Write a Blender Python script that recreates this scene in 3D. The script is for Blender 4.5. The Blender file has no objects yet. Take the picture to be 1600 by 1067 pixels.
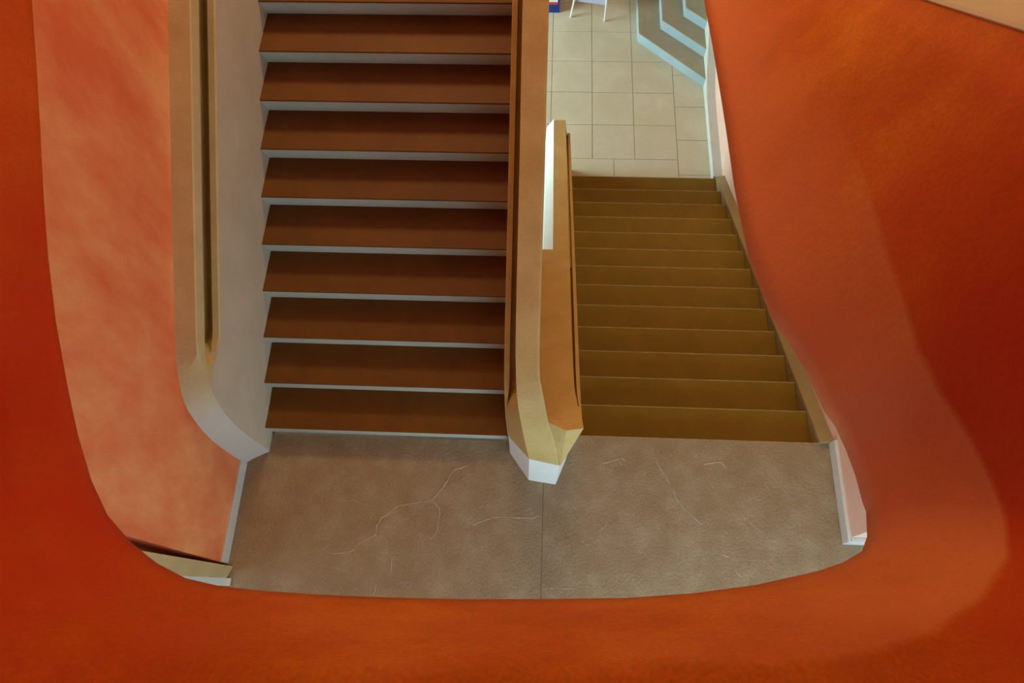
import bpy, bmesh, math, random
from mathutils import Vector, Matrix
random.seed(7)
scene = bpy.context.scene
COL = scene.collection

# ------------------------------------------------------------------ camera
cam = bpy.data.cameras.new('camera')
cam.sensor_fit = 'HORIZONTAL'; cam.sensor_width = 36.0
cam.lens = 1116.13 / 1600 * 36.0
cam.clip_start = 0.02; cam.clip_end = 100
cam_o = bpy.data.objects.new('camera', cam); COL.objects.link(cam_o)
r = Vector((0.99886634, 0.04055921, -0.02491971)); u = Vector((-0.02742896, 0.91823894, 0.39507581)); f = Vector((-0.03890621, 0.3939444, -0.91831047))
cam_o.matrix_world = Matrix(((r.x, u.x, -f.x, 0), (r.y, u.y, -f.y, -1.5016), (r.z, u.z, -f.z, 5.2708), (0, 0, 0, 1)))
scene.camera = cam_o

# ------------------------------------------------------------------ world, light, exposure
w = bpy.data.worlds.new('sky'); scene.world = w; w.use_nodes = True
w.node_tree.nodes['Background'].inputs['Color'].default_value = (0.62, 0.78, 1.0, 1)
w.node_tree.nodes['Background'].inputs['Strength'].default_value = 1.0
scene.view_settings.view_transform = 'Standard'
scene.view_settings.look = 'None'
scene.view_settings.gamma = 1.0
scene.view_settings.exposure = 0.0
scene.view_settings.use_curve_mapping = False
scene.cycles.use_denoising = True
scene.cycles.max_bounces = 6
scene.cycles.diffuse_bounces = 4
scene.cycles.adaptive_threshold = 0.04

def area(name, loc, direction, sx, sy, power, color, spread=180):
    l = bpy.data.lights.new(name, 'AREA'); l.shape = 'RECTANGLE'; l.size = sx; l.size_y = sy
    l.energy = power; l.color = color; l.spread = math.radians(spread)
    o = bpy.data.objects.new(name, l); COL.objects.link(o); o.location = loc
    o.rotation_euler = Vector(direction).to_track_quat('-Z', 'Y').to_euler()
    return o
COOL = (0.68, 1.0, 0.98); WARM = (1.0, 0.82, 0.38)
area('daylight_landing_window', (1.5, -2.76, 1.40), (-0.12, 1, -0.05), 2.8, 1.9, 74, (0.60, 0.92, 1.0))
area('daylight_bay_window', (-3.25, -1.95, 1.2), (1, 0.15, 0), 1.3, 1.8, 16, (0.60, 0.92, 1.0))
area('daylight_hall_window', (-4.6, 5.2, -0.45), (1, 0.1, -0.15), 2.4, 1.5, 420, COOL)
area('added_warm_lamp', (-0.2, 6.4, 6.62), (0, -0.55, -1), 3.4, 1.6, 330, WARM)  # added warm lamp, out of view, for orange bounce and riser shadows
area('added_upper_fill', (-2.12, 3.0, 5.5), (1, -0.6, -0.6), 2.4, 1.4, 26, (1.0, 0.94, 0.74))  # added light, out of view, placed to brighten the orange shell

# ------------------------------------------------------------------ materials
def lin(c): return tuple(((v / 255) / 12.92 if v / 255 <= 0.04045 else ((v / 255 + 0.055) / 1.055) ** 2.4) for v in c)
MATS = {}
def mat(name, a, b, scale=3.0, detail=6, rough=0.75, bump=0.1, bscale=60, fine=0.12, fscale=140, c=None, spec=0.3, stretch=None):
    """two or three paint/stone tones blended by soft noise, plus fine grain and relief"""
    m = bpy.data.materials.new(name); m.use_nodes = True
    nt = m.node_tree; N = nt.nodes; L = nt.links
    p = N['Principled BSDF']; p.inputs['Roughness'].default_value = rough
    p.inputs['Specular IOR Level'].default_value = spec
    tc = N.new('ShaderNodeTexCoord')
    n1 = N.new('ShaderNodeTexNoise'); n1.inputs['Scale'].default_value = scale; n1.inputs['Detail'].default_value = min(detail, 6)
    n1.inputs['Roughness'].default_value = 0.62; n1.inputs['Distortion'].default_value = 0.1
    if stretch:
        mp = N.new('ShaderNodeMapping'); mp.inputs['Scale'].default_value = stretch
        L.new(tc.outputs['Object'], mp.inputs['Vector']); L.new(mp.outputs['Vector'], n1.inputs['Vector'])
    else: L.new(tc.outputs['Object'], n1.inputs['Vector'])
    cr = N.new('ShaderNodeValToRGB'); e = cr.color_ramp.elements
    e[0].position = 0.34; e[0].color = (*a, 1); e[1].position = 0.68; e[1].color = (*b, 1)
    if c:
        k = cr.color_ramp.elements.new(0.5); k.color = (*c, 1)
    L.new(n1.outputs['Fac'], cr.inputs['Fac'])
    n2 = N.new('ShaderNodeTexNoise'); n2.inputs['Scale'].default_value = fscale; n2.inputs['Detail'].default_value = 2
    L.new(tc.outputs['Object'], n2.inputs['Vector'])
    mr = N.new('ShaderNodeMapRange'); mr.inputs['From Min'].default_value = 0.3; mr.inputs['From Max'].default_value = 0.7
    mr.inputs['To Min'].default_value = 1 - fine; mr.inputs['To Max'].default_value = 1 + fine
    L.new(n2.outputs['Fac'], mr.inputs['Value'])
    vm = N.new('ShaderNodeVectorMath'); vm.operation = 'SCALE'
    L.new(cr.outputs['Color'], vm.inputs[0]); L.new(mr.outputs['Result'], vm.inputs['Scale'])
    L.new(vm.outputs['Vector'], p.inputs['Base Color'])
    if bump:
        n3 = N.new('ShaderNodeTexNoise'); n3.inputs['Scale'].default_value = bscale; n3.inputs['Detail'].default_value = 3
        L.new(tc.outputs['Object'], n3.inputs['Vector'])
        bp = N.new('ShaderNodeBump'); bp.inputs['Strength'].default_value = bump; bp.inputs['Distance'].default_value = 0.01
        L.new(n3.outputs['Fac'], bp.inputs['Height']); L.new(bp.outputs['Normal'], p.inputs['Normal'])
    MATS[name] = m
    return m
M_SALMON = mat('salmon_glaze_plaster', lin((244, 168, 112)), lin((230, 116, 70)), 2.6, 8, 0.85, 0.2, 35, 0.06, c=lin((238, 144, 94)), stretch=(1.0, 1.0, 0.55))
M_PALE = mat('pale_pink_plaster', lin((238, 205, 190)), lin((236, 190, 172)), 1.5, 4, 0.85, 0.06, 40, 0.03)
M_WHITE = mat('white_plaster', lin((226, 228, 226)), lin((236, 236, 232)), 2.0, 4, 0.8, 0.05, 40, 0.03)
M_STONE = mat('sand_coloured_cast_stone', lin((196, 176, 128)), lin((210, 194, 148)), 4.0, 6, 0.7, 0.18, 90, 0.10, 220)
M_STONE_WARM = mat('warm_lit_cast_stone', lin((190, 160, 100)), lin((204, 176, 118)), 4.0, 6, 0.7, 0.18, 90, 0.12, 220)  # same sand stone as the handrail, warm light put into its colour
M_STONE_GREY = mat('grey_cast_stone', lin((192, 184, 166)), lin((202, 194, 176)), 3.0, 5, 0.75, 0.10, 80, 0.05, 220)
M_RISER = mat('grey_riser_plaster', lin((186, 190, 178)), lin((198, 200, 188)), 3.0, 5, 0.7, 0.10, 80, 0.06)
M_TREAD = mat('brown_linoleum_tread', lin((100, 58, 2)), lin((112, 68, 4)), 3.0, 5, 0.6, 0.06, 120, 0.08, 200)
M_TREAD2 = mat('olive_brown_linoleum_tread', lin((124, 98, 18)), lin((134, 106, 24)), 3.0, 5, 0.65, 0.06, 120, 0.08, 200)
M_LAND = mat('brown_grey_landing_floor', lin((144, 122, 94)), lin((160, 142, 116)), 5.0, 10, 0.55, 0.6, 45, 0.16, 110, c=lin((150, 130, 102)))
M_CRACK = mat('pale_crack_edge', lin((200, 190, 172)), lin((156, 142, 120)), 20, 4, 0.8, 0)
M_TILE = mat('sand_floor_tile', lin((208, 198, 170)), lin((220, 210, 186)), 2.6, 6, 0.5, 0.05, 40, 0.05, 90, c=lin((212, 202, 176)))
M_PALEBLUE = mat('pale_blue_grey_render', lin((158, 178, 190)), lin((168, 188, 198)), 3, 4, 0.7, 0.08, 60, 0.04)
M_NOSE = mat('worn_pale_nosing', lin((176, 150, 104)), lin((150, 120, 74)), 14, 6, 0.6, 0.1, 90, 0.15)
M_STEPT = mat('grey_brown_step_tread', lin((162, 152, 128)), lin((172, 162, 140)), 4, 6, 0.6, 0.15, 60, 0.08)
M_STRING = mat('grey_brown_stringer', lin((150, 134, 98)), lin((162, 146, 110)), 4, 4, 0.7, 0.08, 60, 0.05)
M_GROUT = mat('grey_grout', lin((120, 112, 100)), lin((132, 124, 110)), 20, 3, 0.9, 0)
M_SKIRT = mat('pale_grey_skirting', lin((206, 206, 200)), lin((216, 216, 212)), 4, 3, 0.6, 0.05, 60, 0.03)
M_BLUEBOX = mat('blue_box_card', lin((28, 52, 130)), lin((34, 62, 148)), 4, 2, 0.5, 0)
M_REDBAND = mat('red_print', lin((200, 60, 72)), lin((206, 66, 78)), 4, 2, 0.5, 0)
M_WHITEBAND = mat('white_print', lin((232, 232, 236)), lin((240, 240, 242)), 4, 2, 0.5, 0)
M_STANDW = mat('white_lacquer', lin((226, 224, 226)), lin((234, 232, 234)), 4, 2, 0.4, 0)
M_LILAC = mat('pale_lilac_panel', lin((176, 178, 204)), lin((184, 186, 210)), 4, 2, 0.5, 0)
M_FRAME = mat('dark_window_frame', lin((70, 62, 54)), lin((80, 70, 60)), 4, 2, 0.5, 0)
M_AMBER = mat('ochre_plaster', lin((214, 150, 90)), lin((206, 138, 80)), 1.6, 4, 0.85, 0.05, 40, 0.03)

def glass(name, col):
    m = bpy.data.materials.new(name); m.use_nodes = True
    nt = m.node_tree; N = nt.nodes
    N.remove(N['Principled BSDF'])
    t = N.new('ShaderNodeBsdfTransparent'); t.inputs['Color'].default_value = (*col, 1)
    g = N.new('ShaderNodeBsdfGlossy'); g.inputs['Roughness'].default_value = 0.02
    mx = N.new('ShaderNodeMixShader'); mx.inputs[0].default_value = 0.08
    nt.links.new(t.outputs[0], mx.inputs[1]); nt.links.new(g.outputs[0], mx.inputs[2])
    nt.links.new(mx.outputs[0], N['Material Output'].inputs['Surface'])
    return m
M_GLASS = glass('clear_glass', (0.9, 0.95, 1.0)); M_AGLASS = glass('amber_glass', (1.0, 0.55, 0.2))

def shell_mat():
    """glazed (lazure) plaster: red-orange, thinned to salmon along the painted band at the lip (attribute 'thin')"""
    m = mat('orange_glaze_plaster', lin((174, 82, 3)), lin((200, 114, 16)), 2.0, 9, 0.8, 0.28, 40, 0.13, 90, c=lin((186, 92, 5)))
    nt = m.node_tree; N = nt.nodes; L = nt.links
    p = N['Principled BSDF']; old = p.inputs['Base Color'].links[0].from_socket
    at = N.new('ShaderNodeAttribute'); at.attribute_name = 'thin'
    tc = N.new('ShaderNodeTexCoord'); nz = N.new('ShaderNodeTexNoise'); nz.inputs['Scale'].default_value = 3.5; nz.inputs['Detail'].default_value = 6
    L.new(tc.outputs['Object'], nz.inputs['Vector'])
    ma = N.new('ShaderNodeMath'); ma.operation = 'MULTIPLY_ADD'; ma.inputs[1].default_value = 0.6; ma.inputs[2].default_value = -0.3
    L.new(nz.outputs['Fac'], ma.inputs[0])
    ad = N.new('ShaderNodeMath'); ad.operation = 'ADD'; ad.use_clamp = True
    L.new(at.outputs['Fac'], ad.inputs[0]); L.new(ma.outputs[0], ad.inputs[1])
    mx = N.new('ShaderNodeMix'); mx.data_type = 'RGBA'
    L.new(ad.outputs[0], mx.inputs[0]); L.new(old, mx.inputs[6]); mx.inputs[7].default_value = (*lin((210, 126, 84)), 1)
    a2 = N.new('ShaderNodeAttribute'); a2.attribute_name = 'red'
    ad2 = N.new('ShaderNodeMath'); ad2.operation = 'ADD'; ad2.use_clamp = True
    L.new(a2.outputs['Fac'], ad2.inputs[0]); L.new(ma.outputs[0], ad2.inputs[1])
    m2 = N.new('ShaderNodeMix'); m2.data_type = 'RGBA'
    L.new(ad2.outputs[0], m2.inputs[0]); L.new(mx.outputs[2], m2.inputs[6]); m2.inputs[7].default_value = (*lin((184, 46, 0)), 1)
    L.new(m2.outputs[2], p.inputs['Base Color'])
    return m
M_SHELL = shell_mat()
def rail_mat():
    """the same sand stone, mixed to pale grey towards the foot (attribute 'pale')"""
    m = mat('sand_stone_pale_foot', lin((196, 176, 128)), lin((210, 194, 148)), 4.0, 6, 0.7, 0.18, 90, 0.10, 220)
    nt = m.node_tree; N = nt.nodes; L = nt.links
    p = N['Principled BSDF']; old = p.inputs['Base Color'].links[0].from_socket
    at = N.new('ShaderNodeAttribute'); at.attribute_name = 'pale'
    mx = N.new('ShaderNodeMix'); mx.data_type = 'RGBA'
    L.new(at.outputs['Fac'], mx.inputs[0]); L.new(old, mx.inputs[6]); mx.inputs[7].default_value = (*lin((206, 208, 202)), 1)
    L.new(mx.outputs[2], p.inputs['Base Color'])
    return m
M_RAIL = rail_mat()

# ------------------------------------------------------------------ helpers
def link(name, me, m, parent=None, smooth=False):
    o = bpy.data.objects.new(name, me); COL.objects.link(o)
    if m: me.materials.append(m)
    if smooth:
        for p in me.polygons: p.use_smooth = True
    if parent: o.parent = parent
    return o
def mesh(name, verts, faces, m, parent=None, smooth=False, recalc=True):
    me = bpy.data.meshes.new(name); me.from_pydata([tuple(v) for v in verts], [], faces)
    if recalc:
        bm = bmesh.new(); bm.from_mesh(me); bmesh.ops.recalc_face_normals(bm, faces=bm.faces); bm.to_mesh(me); bm.free()
    me.update()
    return link(name, me, m, parent, smooth)
def bevel(o, wdt=0.004, seg=2):
    b = o.modifiers.new('bevel', 'BEVEL'); b.width = wdt; b.segments = seg; b.limit_method = 'ANGLE'; b.angle_limit = math.radians(35)
    return o
def box(name, x0, x1, y0, y1, z0, z1, m, parent=None, bv=0.0):
    v = [(x, y, z) for z in (z0, z1) for y in (y0, y1) for x in (x0, x1)]
    fs = [(0, 2, 3, 1), (4, 5, 7, 6), (0, 1, 5, 4), (2, 6, 7, 3), (0, 4, 6, 2), (1, 3, 7, 5)]
    o = mesh(name, v, fs, m, parent)
    if bv: bevel(o, bv)
    return o
def prism(name, poly, axis, a0, a1, m, parent=None, bv=0.0):
    """polygon extruded along x (poly in y,z), y (poly in x,z) or z (poly in x,y)"""
    def P(p, a): return {'x': (a, p[0], p[1]), 'y': (p[0], a, p[1]), 'z': (p[0], p[1], a)}[axis]
    n = len(poly); v = [P(p, a0) for p in poly] + [P(p, a1) for p in poly]
    fs = [tuple(range(n))[::-1], tuple(range(n, 2 * n))] + [(i, (i + 1) % n, n + (i + 1) % n, n + i) for i in range(n)]
    o = mesh(name, v, fs, m, parent)
    if bv: bevel(o, bv)
    return o
def empty(name, loc=(0, 0, 0)):
    o = bpy.data.objects.new(name, None); COL.objects.link(o); o.location = loc; o.empty_display_size = 0.2
    return o
def tag(o, label, cat, group=None):
    o['label'] = label; o['category'] = cat
    if group: o['group'] = group
    return o
def struct(o, label=None):
    o['kind'] = 'structure'
    if label: o['label'] = label
    return o
def loft(name, rows, m, parent=None, smooth=False, caps=True):
    """rows: list of equally long closed cross sections"""
    n = len(rows[0]); v = [p for row in rows for p in row]; fs = []
    for i in range(len(rows) - 1):
        for j in range(n):
            a = i * n + j; b = i * n + (j + 1) % n
            fs.append((a, b, b + n, a + n))
    if caps:
        fs.append(tuple(range(n))); fs.append(tuple(range((len(rows) - 1) * n, len(rows) * n))[::-1])
    return mesh(name, v, fs, m, parent, smooth)

RUN, RISE = 0.300, 0.1589            # right-hand flight, going down
RUNL, RISEL, YL = 0.298, 0.1639, -0.0646   # left-hand flight, going up
ZH = -14 * RISE                      # lower hall floor
def pitch(y): return RISEL + (y - YL) * RISEL / RUNL

# ------------------------------------------------------------------ setting: walls, floors, ceilings
YE = -1.03
struct(box('wall_left', -2.55, -2.20, YE, 8.2, -0.22, 6.8, M_SALMON), 'salmon glazed plaster wall left of the stair')
struct(box('wall_right', 2.20, 2.55, -0.70, 8.2, ZH, 6.8, M_PALE), 'pale pink plaster wall right of the stair')
struct(box('wall_back', -5.0, 5.0, 8.2, 8.5, ZH, 6.8, M_AMBER), 'ochre plaster wall far behind the upper hall')
struct(box('ceiling', -5.0, 5.0, -3.2, 8.5, 6.8, 7.0, M_AMBER), 'ochre ceiling over the stairwell')
struct(prism('floor_upper_hall', [(-2.2, 4.15), (0.0, 4.15), (0.0, 5.0), (2.2, 5.0), (2.2, 8.2), (-2.2, 8.2)], 'z', 14 * RISEL - 0.22, 14 * RISEL, M_LAND), 'upper hall floor at the top of the left flight')  # unseen right part shaped to keep the warm lamp off the hall tiles
# landing floor: two cast slabs with a joint between, fine cracks
fl = struct(empty('floor_landing'), 'brown grey cracked landing floor')
prism('slab', [(-3.4, -2.9), (0.0535, -2.9), (0.0535, YL), (-2.2, YL), (-2.2, YE), (-3.4, YE)], 'z', -0.22, 0.0, M_LAND, fl)
prism('slab', [(0.0575, -2.9), (3.4, -2.9), (3.4, -0.70), (2.2, -0.70), (2.2, 0.0), (0.0575, 0.0)], 'z', -0.22, 0.0, M_LAND, fl)
box('slab_joint', 0.05, 0.061, -2.9, -0.02, -0.2, -0.004, M_GROUT, fl)
CRACKS = [[[-0.506, -0.253], [-0.619, -0.304], [-0.667, -0.392], [-0.709, -0.455], [-0.757, -0.525], [-0.877, -0.552], [-0.998, -0.572], [-1.048, -0.611], [-1.119, -0.667], [-1.149, -0.735], [-1.15, -0.794], [-1.235, -0.841], [-1.309, -0.909], [-1.382, -0.926], [-1.441, -0.935]], [[-0.757, -0.525], [-0.698, -0.584], [-0.7, -0.659], [-0.705, -0.748], [-0.748, -0.808]], [[-1.15, -0.794], [-1.064, -0.817], [-1.055, -0.921]], [[-0.454, -0.694], [-0.314, -0.633], [-0.17, -0.628], [-0.087, -0.633], [0.038, -0.613]], [[-1.012, -0.948], [-1.009, -1.047]], [[-1.103, -1.128], [-1.121, -1.204]], [[-1.229, -0.58], [-1.325, -0.553], [-1.364, -0.552]], [[0.053, -1.111], [0.155, -1.103], [0.285, -1.1]], [[0.891, -0.181], [0.941, -0.265], [0.99, -0.372], [1.031, -0.461], [1.094, -0.534], [1.13, -0.57], [1.2, -0.634]], [[0.489, -0.211], [0.567, -0.184], [0.637, -0.163], [0.659, -0.181]], [[1.244, -0.192], [1.321, -0.174], [1.375, -0.172], [1.402, -0.218]], [[1.674, -0.317], [1.7, -0.354], [1.718, -0.406]], [[1.786, -0.605], [1.828, -0.628], [1.866, -0.609]], [[0.47, -0.69], [0.507, -0.674], [0.53, -0.636]], [[0.274, -0.534], [0.305, -0.555]], [[1.543, -0.606], [1.618, -0.662], [1.618, -0.713]], [[1.333, -0.831], [1.376, -0.85]], [[1.412, -0.933], [1.452, -0.981]]]
for k in range(34):
    x = random.uniform(-1.9, 2.0); y = random.uniform(-1.3, -0.2); a = random.uniform(0, 6.28); l_ = random.uniform(0.012, 0.03)
    if abs(x) < 0.35 and y > -0.5: continue
    CRACKS.append([(x - l_ * math.cos(a), y - l_ * math.sin(a)), (x, y), (x + l_ * math.cos(a + 0.7), y + l_ * math.sin(a + 0.7))])
for pts in CRACKS:
    cu = bpy.data.curves.new('crack', 'CURVE'); cu.dimensions = '3D'; cu.bevel_depth = 0.0034; cu.bevel_resolution = 0
    fine = []
    for i in range(len(pts) - 1):
        (ax, ay), (bx, by) = pts[i], pts[i + 1]
        n = max(2, int(math.hypot(bx - ax, by - ay) / 0.025))
        for k in range(n):
            t = k / n; j = 0.006 if k else 0
            fine.append((ax + (bx - ax) * t + random.uniform(-j, j), ay + (by - ay) * t + random.uniform(-j, j)))
    fine.append(tuple(pts[-1]))
    sp = cu.splines.new('POLY'); sp.points.add(len(fine) - 1)
    for k, (x, y) in enumerate(fine):
        sp.points[k].co = (x, y, 0.0002, 1); sp.points[k].radius = random.uniform(0.5, 1.2) * (0.6 if len(pts) == 3 else 1.0)
    tmp = bpy.data.objects.new('tmp', cu); COL.objects.link(tmp)
    me = bpy.data.meshes.new_from_object(tmp.evaluated_get(bpy.context.evaluated_depsgraph_get()))
    bpy.data.objects.remove(tmp); me.materials.clear()
    link('crack', me, M_CRACK, fl)

# lower hall: bed plus single tiles
fh = struct(box('floor_hall', -5.0, 4.2, -1.0, 8.2, ZH - 0.25, ZH - 0.006, M_GROUT), 'tiled lower hall floor')
T = 0.5424; TX0 = 0.0649; TY0 = 6.4605; g = 0.003
def tile(x0, x1, y0, y1):
    o = box('tile', x0 + g, x1 - g, y0 + g, y1 - g, ZH - 0.03, ZH + random.uniform(-0.0012, 0.0008), M_TILE, fh)
for i in range(-5, 3):
    for j in range(-3, 4):
        tile(TX0 + i * T, TX0 + (i + 1) * T, TY0 - (j + 1) * T, TY0 - j * T)
for k in range(-5, 5):
    tile(TX0 + 3 * T, 2.2, TY0 - (k + 1.42) * T, TY0 - (k + 0.42) * T)
edge = TY0 - 4 * T
for a, b in ((-2.2, -1.6), (-1.6, -0.98), (-0.98, -0.36), (-0.36, 0.26), (0.26, 0.88), (0.88, TX0 + 3 * T)):
    tile(a, b, 3.6, edge)
struct(box('wall_hall_front', -5.0, 2.2, -1.3, -1.0, ZH, -0.22, M_PALE), 'plaster wall under the landing')

# window wall behind the landing with its openings, and bay walls left and right of the landing
def window(name, cx, cy, cz, wdt, hgt, axis, n, gm=M_GLASS):
    e = struct(empty(name, (cx, cy, cz)))
    def b(nm, a0, a1, z0, z1, d, m):
        if axis == 'x': return box(nm, a0, a1, -d, d, z0, z1, m, e)
        if axis == 'z': return box(nm, a0, a1, z0, z1, -d, d, m, e)
        return box(nm, -d, d, a0, a1, z0, z1, m, e)
    h = hgt / 2; q = wdt / 2; t = 0.05
    b('window_frame', -q, -q + t, -h, h, 0.04, M_FRAME); b('window_frame', q - t, q, -h, h, 0.04, M_FRAME)
    b('window_frame', -q, q, -h, -h + t, 0.04, M_FRAME); b('window_frame', -q, q, h - t, h, 0.04, M_FRAME)
    for i in range(1, n):
        x = -q + wdt * i / n; b('mullion', x - 0.02, x + 0.02, -h, h, 0.03, M_FRAME)
    for i in range(n):
        x0 = -q + wdt * i / n; x1 = x0 + wdt / n
        b('pane', x0 + 0.02, x1 - 0.02, -h + 0.04, h - 0.04, 0.004, gm)
    return e
def wall_with_hole(name, axis, p0, p1, a0, a1, z0, z1, h0, h1, hz0, hz1, m, label):
    e = struct(empty(name), label)
    def b(x, y, zz0, zz1):
        if axis == 'x': box('wall_panel', x, y, p0, p1, zz0, zz1, m, e)
        else: box('wall_panel', p0, p1, x, y, zz0, zz1, m, e)
    b(a0, h0, z0, z1); b(h1, a1, z0, z1); b(h0, h1, z0, hz0); b(h0, h1, hz1, z1)
wall_with_hole('wall_front', 'x', -3.2, -2.9, -3.4, 3.4, -0.22, 6.8, 0.0, 3.0, 0.35, 2.4, M_PALE, 'pale wall with the landing window')
window('window_1', 1.5, -3.0, 1.375, 3.0, 2.05, 'x', 4)
wall_with_hole('wall_bay_left', 'y', -3.7, -3.4, -3.2, YE, -0.22, 6.8, -2.65, -1.25, 0.25, 2.15, M_SALMON, 'salmon bay wall left of the landing')
window('window_2', -3.5, -1.95, 1.2, 1.4, 1.9, 'y', 2)
struct(box('wall_bay_right', 3.4, 3.7, -3.2, -0.7, -0.22, 6.8, M_PALE), 'pale bay wall right of the landing')
wall_with_hole('wall_hall_left', 'y', -5.0, -4.7, -1.3, 8.2, ZH, 6.8, 3.9, 6.5, -1.25, 0.35, M_WHITE, 'white hall wall with a long window')
window('window_3', -4.85, 5.2, -0.45, 2.6, 1.6, 'y', 3)
window('added_laylight', -0.2, 6.4, 6.72, 3.6, 1.8, 'z', 4, M_AGLASS)  # added glazing around the warm lamp, hung below a solid ceiling
window('added_upper_window', -2.17, 3.0, 5.6, 2.5, 1.5, 'y', 2)  # added window frame for the upper fill light, set on solid wall
# wall_left stands over the hall only behind the flight, so the hall daylight reaches under the stair

# skirtings
struct(prism('baseboard_left', [(-2.20, 0.0), (-2.183, 0.0), (-2.183, 0.10), (-2.188, 0.105), (-2.20, 0.105)], 'y', YE, -0.30, M_SKIRT), 'pale grey skirting below the salmon wall')
bb = struct(empty('baseboard_right'), 'pale grey skirting along the right wall')
prism('skirting_board', [(-0.735, 0.0), (0.0, 0.0), (0.0, 0.115), (-0.735, 0.115)], 'x', 2.178, 2.205, M_SKIRT, bb, 0.006)
prism('skirting_board', [(2.19, 0.0), (2.6, 0.0), (2.6, 0.115), (2.19, 0.115)], 'y', -0.735, -0.70, M_SKIRT, bb, 0.006)
s = RISE / RUN
rows = []
for y in (0.0, 3.9, 3.95):
    zt = -y * s; zb = max(ZH, zt - 0.22)
    if y > 3.9: zt = ZH + 0.06; zb = ZH
    rows.append([(2.106, y, zb), (2.106, y, zt + 0.03), (2.112, y, zt + 0.036), (2.190, y, zt + 0.06), (2.203, y, zt + 0.062), (2.203, y, zb)])
loft('stringer_board', rows, M_STRING, bb)
# white base of the hall wall, stepping up with the corner steps
prism('skirting_board', [(3.95, ZH), (8.2, ZH), (8.2, ZH + 1.0), (6.6, ZH + 0.85), (5.5, ZH + 0.22), (5.2, ZH + 0.13), (3.95, ZH + 0.13)], 'x', 2.09, 2.203, M_SKIRT, bb)
struct(box('light_strip_1', -2.62, -2.14, -1.18, -1.128, 0.0, 0.012, M_SKIRT), 'white strip standing in for daylight on the bay floor')  # window light on the floor, laid down as a white strip
# ------------------------------------------------------------------ left flight (up)
sl = tag(empty('staircase', (-1.13, 0, 0)), 'wide brown flight with grey risers climbing away left of the stone balustrade', 'staircase')
def child(o, par):
    o.parent = par; o.matrix_parent_inverse = Matrix.Translation(par.location).inverted(); return o
for i in range(1, 15):
    yf = YL + (i - 1) * RUNL; z = i * RISEL
    dk = 0.014 + 0.0050 * i            # the risers rake back under the nosing
    child(prism('riser', [(yf, z - 0.014), (yf + dk, z - RISEL - 0.01), (yf + dk + 0.03, z - RISEL - 0.01), (yf + 0.04, z - 0.014)], 'x', -2.0575, -0.224, M_RISER), sl)
    child(bevel(box('tread', -2.0575, -0.224, yf - 0.001, yf + RUNL + 0.06, z - 0.0135, z, M_TREAD), 0.002), sl)
prof = [(YL + 0.08, 0.0)]
for i in range(1, 15):
    y = YL + 0.08 + (i - 1) * RUNL; z = i * RISEL - 0.02
    prof += [(y, z), (y + RUNL, z)]
prof += [(prof[-1][0], prof[-1][1] - 0.25), (YL + 0.35, -0.22), (YL + 0.08, -0.22)]
child(prism('stair_slab', prof, 'x', -2.057, -0.226, M_PALE), sl)

# right flight (down)
sr = tag(empty('staircase', (1.2, 0, 0)), 'olive brown flight going down from the landing to the tiled hall', 'staircase')
for k in range(1, 15):
    y0 = (k - 1) * RUN; z = -k * RISE
    child(bevel(box('riser', 0.287, 2.105, y0 - 0.04, y0 - 0.003, z, z + RISE - 0.014, M_TREAD2), 0.002), sr)
    if k < 14:
        child(bevel(box('tread', 0.287, 2.105, y0 - 0.035, y0 + RUN, z - 0.0135, z, M_TREAD2), 0.005), sr)
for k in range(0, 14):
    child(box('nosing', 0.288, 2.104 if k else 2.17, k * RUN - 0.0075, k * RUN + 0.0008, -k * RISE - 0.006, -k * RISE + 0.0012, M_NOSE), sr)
prof = []
for k in range(1, 14):
    y0 = (k - 1) * RUN - 0.002; z = -k * RISE - 0.0136
    prof += [(y0 - 0.036, z), (y0 + RUN - 0.038, z)]
prof += [(prof[-1][0], ZH + 0.001), (3.3, ZH + 0.001), (0.0, -0.5), (-0.04, -0.24)]
child(prism('stair_slab', prof, 'x', 0.288, 2.104, M_PALE), sr)

# ------------------------------------------------------------------ stone dado with handrail along the left wall
dado = tag(empty('stone_handrail', (-2.13, 0, 0)), 'sand stone handrail with finger groove along the salmon wall, left of the steps', 'handrail')
RP = [(4.4, 1.11), (3.2, 1.10), (1.86, 1.095), (0.884, 1.10), (0.391, 1.10), (0.15, 1.098)]
path = [(y, pitch(y) + h) for y, h in RP] + [(0.027, 1.305), (-0.10, 1.199), (-0.186, 1.086), (-0.235, 0.952), (-0.272, 0.789), (-0.299, 0.57), (-0.307, 0.284), (-0.307, 0.0)]
def smooth_path(pts, n=4):
    out = []
    for i in range(len(pts) - 1):
        p0 = pts[max(i - 1, 0)]; p1 = pts[i]; p2 = pts[i + 1]; p3 = pts[min(i + 2, len(pts) - 1)]
        for k in range(n):
            t = k / n
            out.append(tuple(0.5 * (2 * b + (c - a) * t + (2 * a - 5 * b + 4 * c - d) * t * t + (3 * b - a - 3 * c + d) * t ** 3) for a, b, c, d in zip(p0, p1, p2, p3)))
    out.append(tuple(pts[-1])); return out
sp = smooth_path(path, 4)
def normals(pp):
    ns = []
    for i in range(len(pp)):
        a = pp[max(i - 1, 0)]; b = pp[min(i + 1, len(pp) - 1)]
        d = Vector((a[0] - b[0], a[1] - b[1])).normalized()      # pointing back up the flight
        ns.append(Vector((d.y, -d.x)))                            # towards the solid side (below)
    return ns
ns = normals(sp)
def sstep(a, b, x): t = max(0.0, min(1.0, (x - a) / (b - a))); return t * t * (3 - 2 * t)
rows = []
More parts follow.
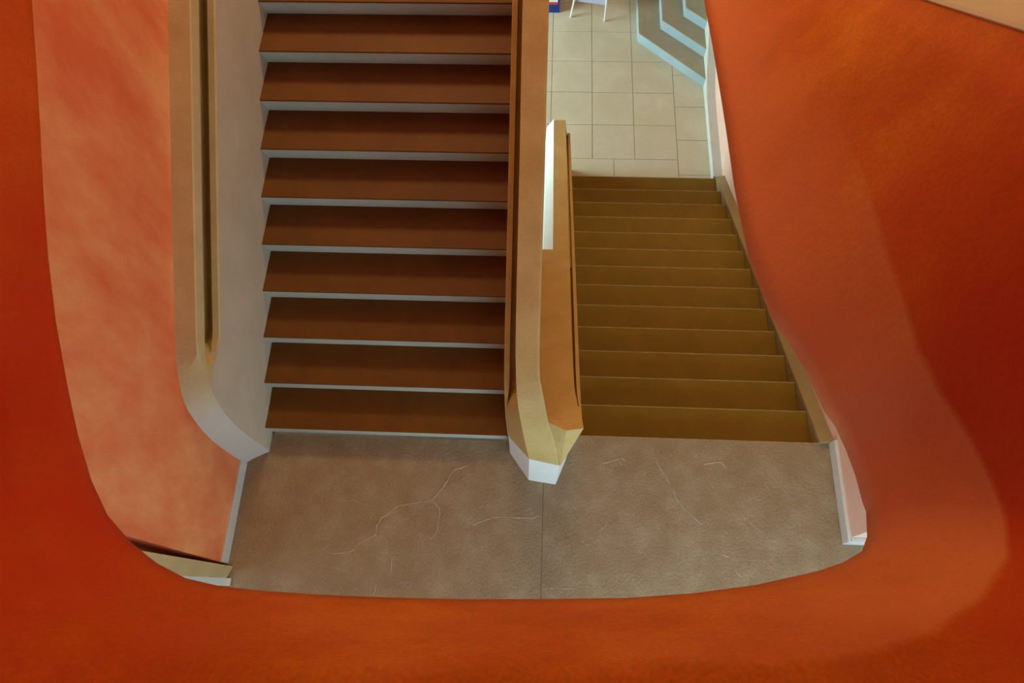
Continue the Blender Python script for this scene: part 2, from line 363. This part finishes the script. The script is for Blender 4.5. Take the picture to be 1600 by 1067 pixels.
for (y, z), n in zip(sp, ns):
    gk = sstep(-0.05, 0.06, y)            # the groove runs out near the end
    gl = sstep(-0.22, 0.16, y)            # and the lip rises into the end face
    wv = 1 - gk
    flare = 0.03 * max(0.0, min(1.0, (0.9 - z) / 0.9)) * (1 if y < -0.07 else 0)
    xin = -2.065 + flare
    xi = xin + 0.004; mixx = lambda x: x * gk + xi * wv
    mixd = lambda a, b: a * gl + b * (1 - gl)
    sec = [(-2.205, 0.0), (mixx(-2.073) * gk + -2.14 * wv, mixd(0.0, 0.045)), (xin, mixd(0.008, 0.100)), (xi, mixd(0.09, 0.106)), (mixx(-2.15), mixd(0.105, 0.110)), (mixx(-2.178), mixd(0.15, 0.115)), (mixx(-2.178), mixd(0.42, 0.12)),
           (mixx(-2.108), mixd(0.42, 0.13)), (mixx(-2.108), mixd(0.300, 0.14)), (mixx(-2.068), mixd(0.298, 0.15)), (mixx(-2.060), mixd(0.310, 0.16)), (mixx(-2.060), mixd(0.45, 0.20)), (-2.205, mixd(0.45, 0.20))]
    rows.append([(x, y + n.x * d, z + n.y * d) for x, d in sec])
# fade the depth of the section where the rail turns down into the floor
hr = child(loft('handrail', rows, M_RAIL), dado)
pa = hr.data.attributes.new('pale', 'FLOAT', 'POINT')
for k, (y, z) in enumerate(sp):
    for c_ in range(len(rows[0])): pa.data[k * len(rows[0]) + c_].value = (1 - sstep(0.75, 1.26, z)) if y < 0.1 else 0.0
body = []
for (y, z), n in zip(sp, ns):
    gl = sstep(-0.22, 0.16, y); d = 0.314 * gl + 0.107 * (1 - gl)
    body.append((y + n.x * d, z + n.y * d))
body += [(0.4, -0.2), (4.4, pitch(4.4) - 0.4)]
dx = []
m_ = len(body)
for (y, z) in body:
    dx.append(-2.0585 + 0.03 * max(0.0, min(1.0, (0.9 - z) / 0.9)) * (1 if y < -0.07 else 0))
v = [(x, y, z) for x, (y, z) in zip(dx, body)] + [(-2.10, y, z) for y, z in body]
fs = [tuple(range(m_)), tuple(range(m_, 2 * m_))[::-1]] + [(k, (k + 1) % m_, m_ + (k + 1) % m_, m_ + k) for k in range(m_)]
dp = mesh('dado_panel', v, fs, M_STONE_GREY)
child(dp, dado)

# ------------------------------------------------------------------ stone balustrade between the flights
bal = tag(empty('stone_balustrade', (0.05, 0, 0)), 'sand stone balustrade with pointed white based newel between the two flights', 'balustrade')
U = [  # left edge of the top, right edge of the top, outer lip on the stair side, groove depth factor
    ((-0.150, 4.3, pitch(4.3) + 1.10), (0.0, 4.3, pitch(4.3) + 1.10), (-0.222, 4.3, pitch(4.3) + 0.80), 1),
    ((-0.150, 1.873, 2.312), (-0.004, 1.875, 2.312), (-0.222, 1.90, pitch(1.90) + 0.80), 1),
    ((-0.146, 1.099, 1.890), (0.000, 1.101, 1.890), (-0.222, 1.15, pitch(1.15) + 0.80), 1),
    ((-0.144, 0.263, 1.445), (-0.003, 0.266, 1.445), (-0.222, 0.33, pitch(0.33) + 0.80), 1),
    ((-0.137, 0.002, 1.290), (0.003, 0.006, 1.300), (-0.220, 0.07, 1.02), 1),
    ((-0.130, -0.09, 1.225), (0.016, -0.06, 1.255), (-0.218, -0.01, 0.92), 0.6),
    ((-0.120, -0.162, 1.160), (0.034, -0.13, 1.20), (-0.216, -0.06, 0.80), 0.0),
    ((-0.105, -0.22, 1.075), (0.064, -0.229, 1.094), (-0.212, -0.10, 0.70), 0.0),
    ((-0.091, -0.266, 0.985), (0.088, -0.268, 1.01), (-0.208, -0.125, 0.62), 0.0),
    ((-0.072, -0.31, 0.82), (0.118, -0.320, 0.86), (-0.204, -0.145, 0.54), 0.0),
    ((-0.050, -0.352, 0.635), (0.152, -0.380, 0.60), (-0.200, -0.156, 0.485), 0.0)]
US = smooth_path([(*a, *b, *c, d) for a, b, c, d in U], 4)
rows = []
for q_ in US:
    L_, R_, P_, gk = q_[0:3], q_[3:6], q_[6:9], max(0.0, min(1.0, q_[9]))
    L_ = Vector(L_); R_ = Vector(R_); P_ = Vector(P_)
    mid = L_.lerp(P_, 0.5)
    s1 = (L_ + Vector((0, 0.05, -0.36))) * gk + L_.lerp(P_, 0.12) * (1 - gk)
    s2 = (P_ + Vector((0.036, 0.02, -0.10))) * gk + L_.lerp(P_, 0.80) * (1 - gk)
    s3 = (P_ + Vector((0.034, 0.0, -0.008))) * gk + L_.lerp(P_, 0.86) * (1 - gk)
    bz = max(-0.2, P_.z - 1.5) if P_.y > 0.1 else P_.z - 0.25 - 4 * max(0.0, P_.y)
    yb = P_.y + 0.02
    rows.append([L_, R_ + Vector((-0.012, 0, 0.0)), R_ + Vector((0.002, 0.0, -0.014)), Vector((max(R_.x, 0.0), max(R_.y, -0.2) + 0.02, bz)), Vector((P_.x + 0.01, yb, bz)), P_ + Vector((0, 0, -0.012)), P_ + Vector((0.006, 0, 0)), s3, s2, s1])
child(loft('handrail', rows, M_STONE_WARM), bal)

# the part that falls with the right flight; it grows out of the newel and ends in the hall
def dn(y, h=0.95): return h - y * RISE / RUN
D = [(-0.20, 0.03, 0.262), (-0.10, 0.03, 0.249), (0.045, 0.0, 0.231), (0.194, 0.0, 0.227), (0.69, 0.0, 0.224), (1.54, 0.0, 0.224)]
rows = []
for y, x0, x1 in D:
    z = dn(y); k = 1.0 if y > 0.1 else max(0.0, (y + 0.2) / 0.3)
    lz = dn(y, 0.72 + 0.15 * (1 - k)); x2 = 0.285 - 0.006 * (1 - k)
    rows.append([(x0, y, z), (x1, y, z), (x1 + 0.004, y + 0.01, z - 0.36 * k - 0.03), (x2 - 0.026 * k - 0.004, y + 0.01, lz - 0.08 * k), (x2 - 0.026 * k, y, lz), (x2, y, lz - 0.004), (x2 - 0.004 if y > 0 else x2 - 0.05, y, lz - 1.3 if y > 0 else lz - 0.15), (x0, y, lz - 1.3 if y > 0 else lz - 0.15)])
child(loft('handrail', rows, M_STONE_WARM), bal)
rows = []
for y, dz in ((1.54, 0), (2.6, 0), (3.6, 0), (3.98, 0), (4.04, -0.025), (4.09, -0.08), (4.11, -0.16), (4.12, -0.9)):
    z = dn(y) + dz; lz = dn(y, 0.72) + dz * 0.6
    if dz < -0.5: z = ZH; lz = ZH
    x2 = 0.285
    rows.append([(0.088, y, z), (0.224, y, z), (0.228, y, z - (0.30 if dz > -0.01 else 0.05 if dz > -0.5 else 0)), (0.256, y, lz - (0.07 if dz > -0.5 else 0)), (0.259, y, lz), (x2, y, lz - 0.004), (x2, y, ZH), (0.088, y, ZH)])
child(loft('handrail', rows, M_STONE_WARM), bal)
# white plastered flank of the falling balustrade, facing the bright hall
rows = []
for y, dz in ((1.54, 0), (2.6, 0), (3.6, 0), (3.98, 0), (4.05, -0.02), (4.09, -0.07)):
    z = dn(y) + dz - 0.002
    rows.append([(0.0885, y, z), (0.018, y, z - 0.13), (0.012, y, z - 0.16), (-0.02, y, ZH), (0.10, y, ZH), (0.10, y, z)])
child(loft('plaster_flank', rows, M_WHITE), bal)
# newel: white base and the slanting stone facets over it
A, B, C_, D_ = (-0.200, -0.156), (-0.055, -0.354), (0.145, -0.380), (0.215, -0.20)
v = [(*A, 0), (*B, 0), (*C_, 0), (*D_, 0), (0.225, -0.005, 0), (-0.20, -0.005, 0),
     (-0.200, -0.156, 0.487), (-0.050, -0.352, 0.634), (0.152, -0.380, 0.598), (0.235, -0.22, 0.80), (0.235, -0.005, 0.8), (-0.20, -0.005, 0.5)]
child(mesh('newel_base', v, [(0, 1, 7, 6), (1, 2, 8, 7), (2, 3, 9, 8), (3, 4, 10, 9), (4, 5, 11, 10), (5, 0, 6, 11), (6, 7, 8, 9, 10, 11)], M_WHITE), bal)
v = [(0.050, -0.20, 1.06), (0.070, -0.235, 1.078), (0.175, -0.286, 1.100), (0.265, -0.215, 1.066), (0.279, -0.265, 1.090), (0.156, -0.386, 0.600), (0.118, -0.318, 0.865), (0.09, -0.27, 1.005),
     (0.232, -0.20, 0.75), (0.02, -0.15, 0.75), (0.262, -0.10, 1.005), (0.02, -0.10, 1.00), (0.225, -0.10, 0.7)]
fs = [(0, 1, 2), (1, 7, 2), (7, 6, 2), (6, 5, 2), (5, 4, 2), (4, 3, 2), (0, 2, 3, 10, 11), (4, 5, 8), (3, 4, 8, 12, 10), (5, 6, 7, 1, 0, 9), (5, 9, 12, 8), (0, 11, 9), (9, 11, 10, 12)]
child(mesh('newel_cap', v, fs, M_STONE_WARM), bal)

# ------------------------------------------------------------------ orange shell: the balustrade of the storey above, round the opening
E = [[-2.121, 1.044, 3.3], [-2.051, 0.782, 3.25], [-1.949, 0.472, 3.23], [-1.867, 0.193, 3.2], [-1.786, -0.074, 3.18], [-1.714, -0.317, 3.15], [-1.637, -0.546, 3.12], [-1.545, -0.766, 3.1], [-1.473, -0.931, 3.08], [-1.402, -1.069, 3.06], [-1.327, -1.174, 3.05], [-1.237, -1.252, 3.04], [-1.148, -1.308, 3.03], [-1.055, -1.347, 3.02], [-0.956, -1.364, 3.01], [-0.84, -1.372, 3.0], [-0.643, -1.377, 3.0], [-0.448, -1.377, 3.0], [-0.216, -1.373, 3.0], [0.034, -1.363, 3.0], [0.282, -1.35, 3.0], [0.472, -1.33, 3.0], [0.664, -1.299, 3.0], [0.785, -1.269, 3.0], [0.857, -1.251, 3.0], [0.935, -1.223, 3.0], [0.995, -1.188, 3.0], [1.017, -1.144, 3.0], [1.025, -1.07, 3.0], [1.018, -1.037, 3.0], [1.009, -0.957, 3.0], [0.99, -0.87, 3.0], [0.968, -0.798, 3.0], [0.937, -0.743, 3.0], [0.896, -0.609, 3.0], [0.861, -0.503, 2.98], [0.815, -0.393, 2.96], [0.797, -0.258, 2.93], [0.778, -0.115, 2.9], [0.78, 0.061, 2.85], [0.781, 0.281, 2.8], [0.796, 0.626, 2.72], [0.805, 0.883, 2.66], [0.818, 1.3, 2.56], [0.823, 1.655, 2.48], [0.846, 2.238, 2.36]]
C = [[-2.211, 0.848, 3.45], [-2.164, 0.61, 3.4], [-2.044, 0.293, 3.38], [-1.96, 0.025, 3.35], [-1.87, -0.232, 3.33], [-1.795, -0.465, 3.3], [-1.71, -0.684, 3.27], [-1.61, -0.904, 3.25], [-1.53, -1.072, 3.23], [-1.392, -1.234, 3.289], [-1.257, -1.355, 3.357], [-1.123, -1.44, 3.426], [-0.98, -1.502, 3.494], [-0.846, -1.534, 3.563], [-0.712, -1.548, 3.631], [-0.582, -1.551, 3.7], [-0.438, -1.551, 3.7], [-0.295, -1.548, 3.7], [-0.14, -1.542, 3.7], [0.026, -1.534, 3.7], [0.192, -1.525, 3.7], [0.332, -1.514, 3.7], [0.484, -1.502, 3.7], [0.599, -1.487, 3.7], [0.721, -1.465, 3.63], [0.868, -1.425, 3.56], [1.027, -1.346, 3.49], [1.154, -1.239, 3.42], [1.213, -1.14, 3.35], [1.223, -1.095, 3.33], [1.207, -1.019, 3.33], [1.184, -0.94, 3.33], [1.156, -0.868, 3.33], [1.121, -0.794, 3.33], [1.076, -0.674, 3.33], [1.056, -0.578, 3.31], [1.028, -0.479, 3.29], [1.026, -0.367, 3.26], [1.026, -0.244, 3.23], [1.043, -0.1, 3.18], [1.066, 0.082, 3.13], [1.088, 0.32, 3.1], [1.127, 0.543, 3.04], [1.201, 0.914, 2.94], [1.262, 1.232, 2.86], [1.36, 1.755, 2.74]]
n = len(E)
O = []
for i in range(n):
    C[i][0] = max(C[i][0], -2.18)
    e = Vector(E[i]); c = Vector(C[i])
    if i <= 8: o = Vector((-2.195, c.y - 0.12, c.z + 0.32))
    elif i <= 15:
        t = (i - 8) / 7; o = Vector((-2.19 + 1.35 * t, -1.25 - 0.75 * math.sin(t * math.pi / 2), 3.6 + 0.45 * t))
    elif i <= 23: o = Vector((c.x * 1.25, -2.0, 4.05))
    elif i <= 27:
        t = (i - 23) / 5; o = Vector((0.80 + 0.50 * math.sin(t * math.pi / 2), -2.0 + 0.45 * (1 - math.cos(t * math.pi / 2)), 4.05))
    else:
        t = (i - 28) / (n - 1 - 28); y = -1.5 + 2.9 * t
        o = Vector((1.30, y, min(4.08, 3.386 - 0.676 * (y - 0.683))))
    O.append(o)
verts = []; thin = []; red = []
K = 6; J = 6
def ss(a, b, x): t = max(0.0, min(1.0, (x - a) / (b - a))); return t * t * (3 - 2 * t)
for i in range(n):
    e = Vector(E[i]); c = Vector(C[i]); o = O[i]
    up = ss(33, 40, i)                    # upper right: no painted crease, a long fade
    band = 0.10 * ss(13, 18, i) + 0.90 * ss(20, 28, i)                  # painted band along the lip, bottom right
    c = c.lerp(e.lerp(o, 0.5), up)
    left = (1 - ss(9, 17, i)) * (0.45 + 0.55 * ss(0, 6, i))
    for k in range(K + J + 1):
        if k < K: t = k / K; p = e.lerp(c, t); a = band * 0.75; q = t * 0.5
        else: t = ((k - K) / J) ** 1.8; p = c.lerp(o, t); a = band * (0.75 if k == K else 0.0); q = 0.5 + 0.5 * t
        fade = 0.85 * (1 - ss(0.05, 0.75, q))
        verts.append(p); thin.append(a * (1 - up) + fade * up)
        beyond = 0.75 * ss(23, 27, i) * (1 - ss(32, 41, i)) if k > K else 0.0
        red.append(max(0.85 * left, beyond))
W = K + J + 1
fs = [(i * W + k, i * W + k + 1, (i + 1) * W + k + 1, (i + 1) * W + k) for i in range(n - 1) for k in range(W - 1)]
op = tag(empty('orange_balustrade', (0, -1.4, 3.0)), 'orange glazed plaster balustrade curving round the opening above the stairs', 'balustrade')
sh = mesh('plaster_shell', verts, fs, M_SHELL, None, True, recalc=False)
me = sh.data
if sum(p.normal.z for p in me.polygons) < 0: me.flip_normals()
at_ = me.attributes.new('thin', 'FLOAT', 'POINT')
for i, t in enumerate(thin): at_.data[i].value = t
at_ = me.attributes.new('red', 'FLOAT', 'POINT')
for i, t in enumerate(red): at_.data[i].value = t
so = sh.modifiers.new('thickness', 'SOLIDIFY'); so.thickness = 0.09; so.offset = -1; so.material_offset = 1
me.materials.append(M_PALE)
child(sh, op)
rows = []
for y in (1.7, 1.0, 0.4, -0.1, -0.3, -0.42, -0.7, -1.5):
    z = min(4.08, 3.386 - 0.676 * (y - 0.683))
    rows.append([(1.295, y, z + 0.004), (1.305, y, z + 0.016), (1.62, y, z + 0.02), (1.63, y, z + 0.01), (1.63, y, z - 0.16), (1.36, y, z - 0.10)])
child(loft('coping', rows, M_STONE_GREY), op)

# ------------------------------------------------------------------ small things
pier = tag(empty('stone_pier', (-2.25, -1.09, 0)), 'leaning sand stone pier at the near end of the salmon wall', 'pier')
v = [(-2.141, -1.046, 0), (-2.171, -1.127, 0), (-2.55, -1.127, 0), (-2.55, -1.046, 0), (-2.160, -1.105, 1.6), (-2.175, -1.24, 1.6), (-2.55, -1.24, 1.6), (-2.55, -1.105, 1.6)]
child(bevel(mesh('pier_shaft', v, [(0, 1, 2, 3), (4, 5, 6, 7), (0, 1, 5, 4), (1, 2, 6, 5), (2, 3, 7, 6), (3, 0, 4, 7)], M_STONE), 0.006), pier)
v = [(-2.150, -1.055, 1.598), (-2.165, -1.27, 1.598), (-2.57, -1.27, 1.598), (-2.57, -1.055, 1.598)]
v += [(x, y, 1.66) for x, y, z in v]
child(bevel(mesh('pier_cap', v, [(0, 1, 2, 3), (4, 5, 6, 7), (0, 1, 5, 4), (1, 2, 6, 5), (2, 3, 7, 6), (3, 0, 4, 7)], M_STONE), 0.006), pier)

# octagonal corner steps in the lower hall
cs = tag(empty('corner_steps', (1.6, 6.4, ZH)), 'angular pale blue corner steps rising from the hall tiles beside the wall', 'steps')
h = 0.15
P = [[(1.235, 8.1), (1.235, 6.287), (2.12, 5.46)], [(1.530, 8.1), (1.532, 6.365), (2.12, 5.835)], [(1.822, 8.1), (1.822, 6.435), (2.12, 6.17)], [(2.05, 8.1), (2.05, 6.50), (2.12, 6.43)]]
for i in range(3):
    z0 = ZH + i * h; a = P[i]; b = P[i + 1]
    ring = a + [(2.19, a[2][1]), (2.19, 8.1)]
    child(bevel(prism('riser', ring, 'z', z0, z0 + h - 0.012, M_PALEBLUE), 0.004), cs)
    nx = [(x + (0.002 if j < 2 else 0), y) for j, (x, y) in enumerate(ring)]
    child(bevel(prism('tread', nx, 'z', z0 + h - 0.0125, z0 + h, M_STEPT), 0.003), cs)

# stand with white legs and lilac panel
st = tag(empty('display_stand', (0.56, 6.8, ZH)), 'white legged display stand with pale lilac panel on the hall tiles', 'stand')
def bar(name, a, b, rad, m, par):
    a = Vector(a); b = Vector(b); d = (b - a); L = d.length; q = d.to_track_quat('Z', 'Y')
    rows = []
    for t in (0, 1):
        c = a.lerp(b, t); rows.append([c + q @ Vector((rad * math.cos(k * math.pi / 4), rad * math.sin(k * math.pi / 4), 0)) for k in range(8)])
    return child(loft(name, rows, m), par)
bar('leg', (0.309, 6.73, ZH), (0.46, 6.93, ZH + 1.0), 0.013, M_STANDW, st)
bar('leg', (0.786, 6.66, ZH), (0.80, 6.86, ZH + 1.0), 0.013, M_STANDW, st)
bar('leg', (0.33, 7.35, ZH), (0.46, 6.97, ZH + 1.0), 0.013, M_STANDW, st)
bar('leg', (0.82, 7.30, ZH), (0.80, 6.90, ZH + 1.0), 0.013, M_STANDW, st)
v = [(0.34, 6.80, ZH + 0.22), (0.80, 6.72, ZH + 0.22), (0.82, 6.89, ZH + 1.02), (0.46, 6.94, ZH + 1.02)]
v += [(x, y + 0.02, z) for x, y, z in v]
child(mesh('panel', v, [(0, 1, 2, 3), (4, 5, 6, 7), (0, 1, 5, 4), (1, 2, 6, 5), (2, 3, 7, 6), (3, 0, 4, 7)], M_LILAC), st)

# blue box
bx = tag(empty('box', (0.06, 6.93, ZH)), 'blue cardboard box with white and red bands standing on the hall tiles', 'box')
child(bevel(box('carton', -0.12, 0.15, 6.815, 7.1, ZH, ZH + 0.42, M_BLUEBOX), 0.004), bx)
child(box('red_band', -0.121, 0.122, 6.8135, 6.82, ZH + 0.140, ZH + 0.183, M_REDBAND), bx)
child(box('white_band', -0.121, 0.122, 6.8135, 6.82, ZH + 0.183, ZH + 0.34, M_WHITEBAND), bx)
